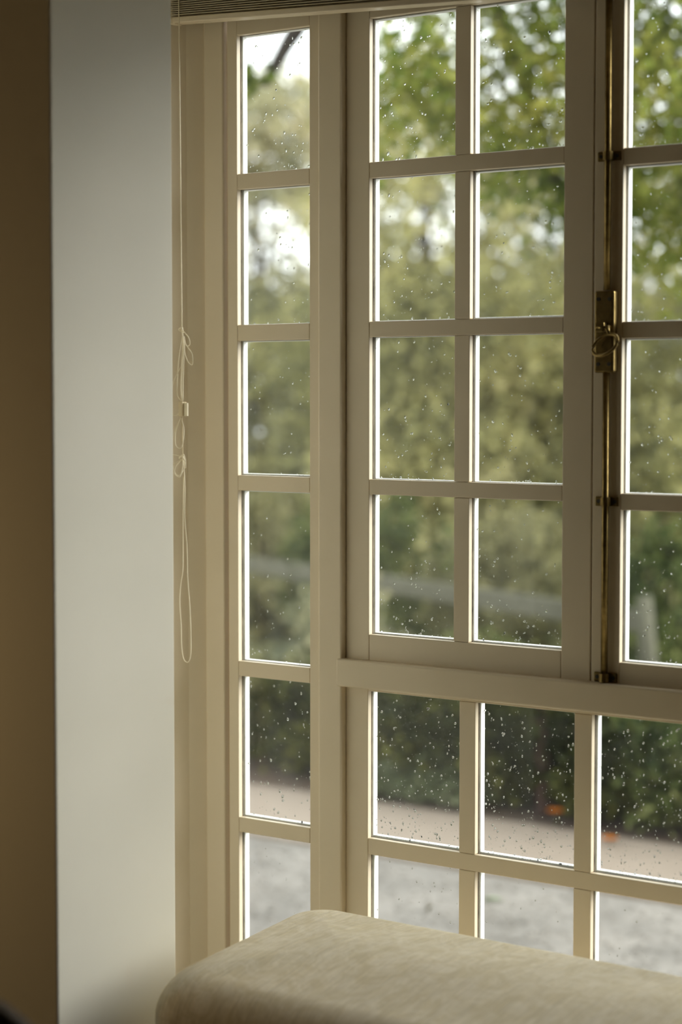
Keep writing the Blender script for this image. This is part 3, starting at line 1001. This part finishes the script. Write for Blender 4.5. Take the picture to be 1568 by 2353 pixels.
def beam(name, p, q, wx, wz, par, m='fencewood'):
    p, q = Vector(p), Vector(q)
    t = (q - p).normalized()
    n = t.cross(Vector((0, 0, 1))).normalized() * wx / 2
    u = Vector((0, 0, wz / 2))
    vv = [p - n - u, p + n - u, p + n + u, p - n + u, q - n - u, q + n - u, q + n + u, q - n + u]
    mb = MB()
    mb.v = [tuple(x - fb) for x in vv]
    mb.f = [(0, 1, 2, 3), (7, 6, 5, 4), (0, 4, 5, 1), (1, 5, 6, 2), (2, 6, 7, 3), (3, 7, 4, 0)]
    return mb.build(name, m, par, bevel=0.004)


def fp(s, z):
    return G(1.42 - 0.53 * s, 9.2 + 0.848 * s, z)


for k in range(6):
    s0 = k * 2.6
    p = fp(s0, 0)
    top = 0.62 if k == 0 else 0.60
    MB().tube([Vector((p.x, p.y, GZ)) - fb, Vector((p.x + 0.015, p.y, 0.3)) - fb, Vector((p.x - 0.01, p.y, top)) - fb], [0.048, 0.045, 0.036], 10).build('post', 'fencewood', fence, smooth=True)
    if k < 5:
        beam('rail', fp(s0 + 0.05, 0.50), fp(s0 + 2.57, 0.50), 0.03, 0.10, fence)


# flowers and fallen leaves
def flower(label, l, d, z, m, r, n=9, name='flower'):
    base = G(l, d, GZ)
    root = tag(empty(name, base), label, 'flower')
    top = Vector(G(l, d, z)) - base
    MB().tube([(0, 0, 0), (0.01, 0.0, top.z * 0.6), tuple(top)], 0.003, 6).build('stem', 'leaf_mid', root, smooth=True)
    for k in range(n):
        a = 2 * math.pi * k / n
        dx, dy = math.cos(a), math.sin(a)
        mb = MB()
        mb.v = [tuple(top), (top.x + dx * r * .6 - dy * r * .3, top.y + dy * r * .6 + dx * r * .3, top.z + r * .30), (top.x + dx * r, top.y + dy * r, top.z + r * .15), (top.x + dx * r * .6 + dy * r * .3, top.y + dy * r * .6 - dx * r * .3, top.z + r * .30),
                (top.x, top.y, top.z - 0.003)]
        mb.f = [(0, 1, 2), (0, 2, 3), (4, 2, 1), (4, 3, 2)]
        mb.build('petal', m, root)
    return root


flower('orange flower at the foot of the dark yellow-tipped shrub', 0.815, 7.48, -0.028, 'petal', 0.034)
flower('orange flower on the path edge by the third lower pane', 0.985, 7.2, -0.07, 'petal', 0.032)
flower('white flower added for a blurred light spot in the shrub behind the third lower pane', 1.26, 7.8, 0.18, 'petal_highlight', 0.028)  # added flower, its white petals stand for a blurred highlight
flower('salmon flower beside the red-brown stem just under the transom rail', 0.78, 8.3, 0.25, 'petal_pink', 0.035)


def fallen(label, l, d, m, s, rz):
    c = G(l, d, GZ + 0.004)
    root_mb = MB()
    L, W_ = s, s * 0.36
    root_mb.v = [(-L, 0, 0.002), (-L * .3, W_ * .9, .012), (L * .4, W_ * .8, .014), (L, 0, .008), (L * .4, -W_ * .8, .012), (-L * .3, -W_ * .9, .014), (0, 0, .003)]
    root_mb.f = [(6, i, (i + 1) % 6) for i in range(6)]
    o = root_mb.build('fallen_leaf', m)
    o.location = c
    o.rotation_euler = (0, 0, rz)
    tag(o, label, 'leaf', 'fallen leaves on the gravel')
    sol = o.modifiers.new('thick', 'SOLIDIFY')
    sol.thickness = 0.001
    return o


fallen('large pale green leaf lying on the gravel', 0.492, 6.40, 'fallen_pale', 0.036, 0.3)
fallen('small dark brown leaf lying on the gravel', 0.284, 6.29, 'fallen_brown', 0.024, 1.6)
fallen('tiny olive leaf lying on the gravel above the large pale one', 0.46, 6.57, 'fallen_olive', 0.016, 0.8)

# loose stones on the gravel
N = 5200
gx = rng.uniform(-5.0, -1.2, N)
gy = rng.uniform(0.9, 3.03, N)
V, F = [], []
oct_ = np.array([(1, 0, 0), (0, 1, 0), (-1, 0, 0), (0, -1, 0), (0, 0, 0.7), (0, 0, -0.4)], float)
of = [(0, 1, 4), (1, 2, 4), (2, 3, 4), (3, 0, 4), (1, 0, 5), (2, 1, 5), (3, 2, 5), (0, 3, 5)]
VV = np.empty((N, 6, 3))
for i in range(N):
    a = rng.uniform(0, 6.28)
    s = rng.uniform(0.006, 0.018)
    ca, sa = math.cos(a) * s, math.sin(a) * s * rng.uniform(0.6, 1.0)
    o6 = oct_ * rng.uniform(0.8, 1.2, (6, 1))
    VV[i, :, 0] = gx[i] + o6[:, 0] * ca - o6[:, 1] * sa
    VV[i, :, 1] = gy[i] + o6[:, 0] * sa + o6[:, 1] * ca
    VV[i, :, 2] = GZ + 0.001 + o6[:, 2] * s * 0.7
me = bpy.data.meshes.new('gravel')
me.from_pydata(VV.reshape(-1, 3).tolist(), [], [tuple(6 * i + k for k in f) for i in range(N) for f in of])
me.materials.append(M['gravel'])
go = bpy.data.objects.new('gravel', me)
COL.objects.link(go)
tag(go, 'loose wet grey stones strewn over the gravel yard', 'gravel', kind='stuff')
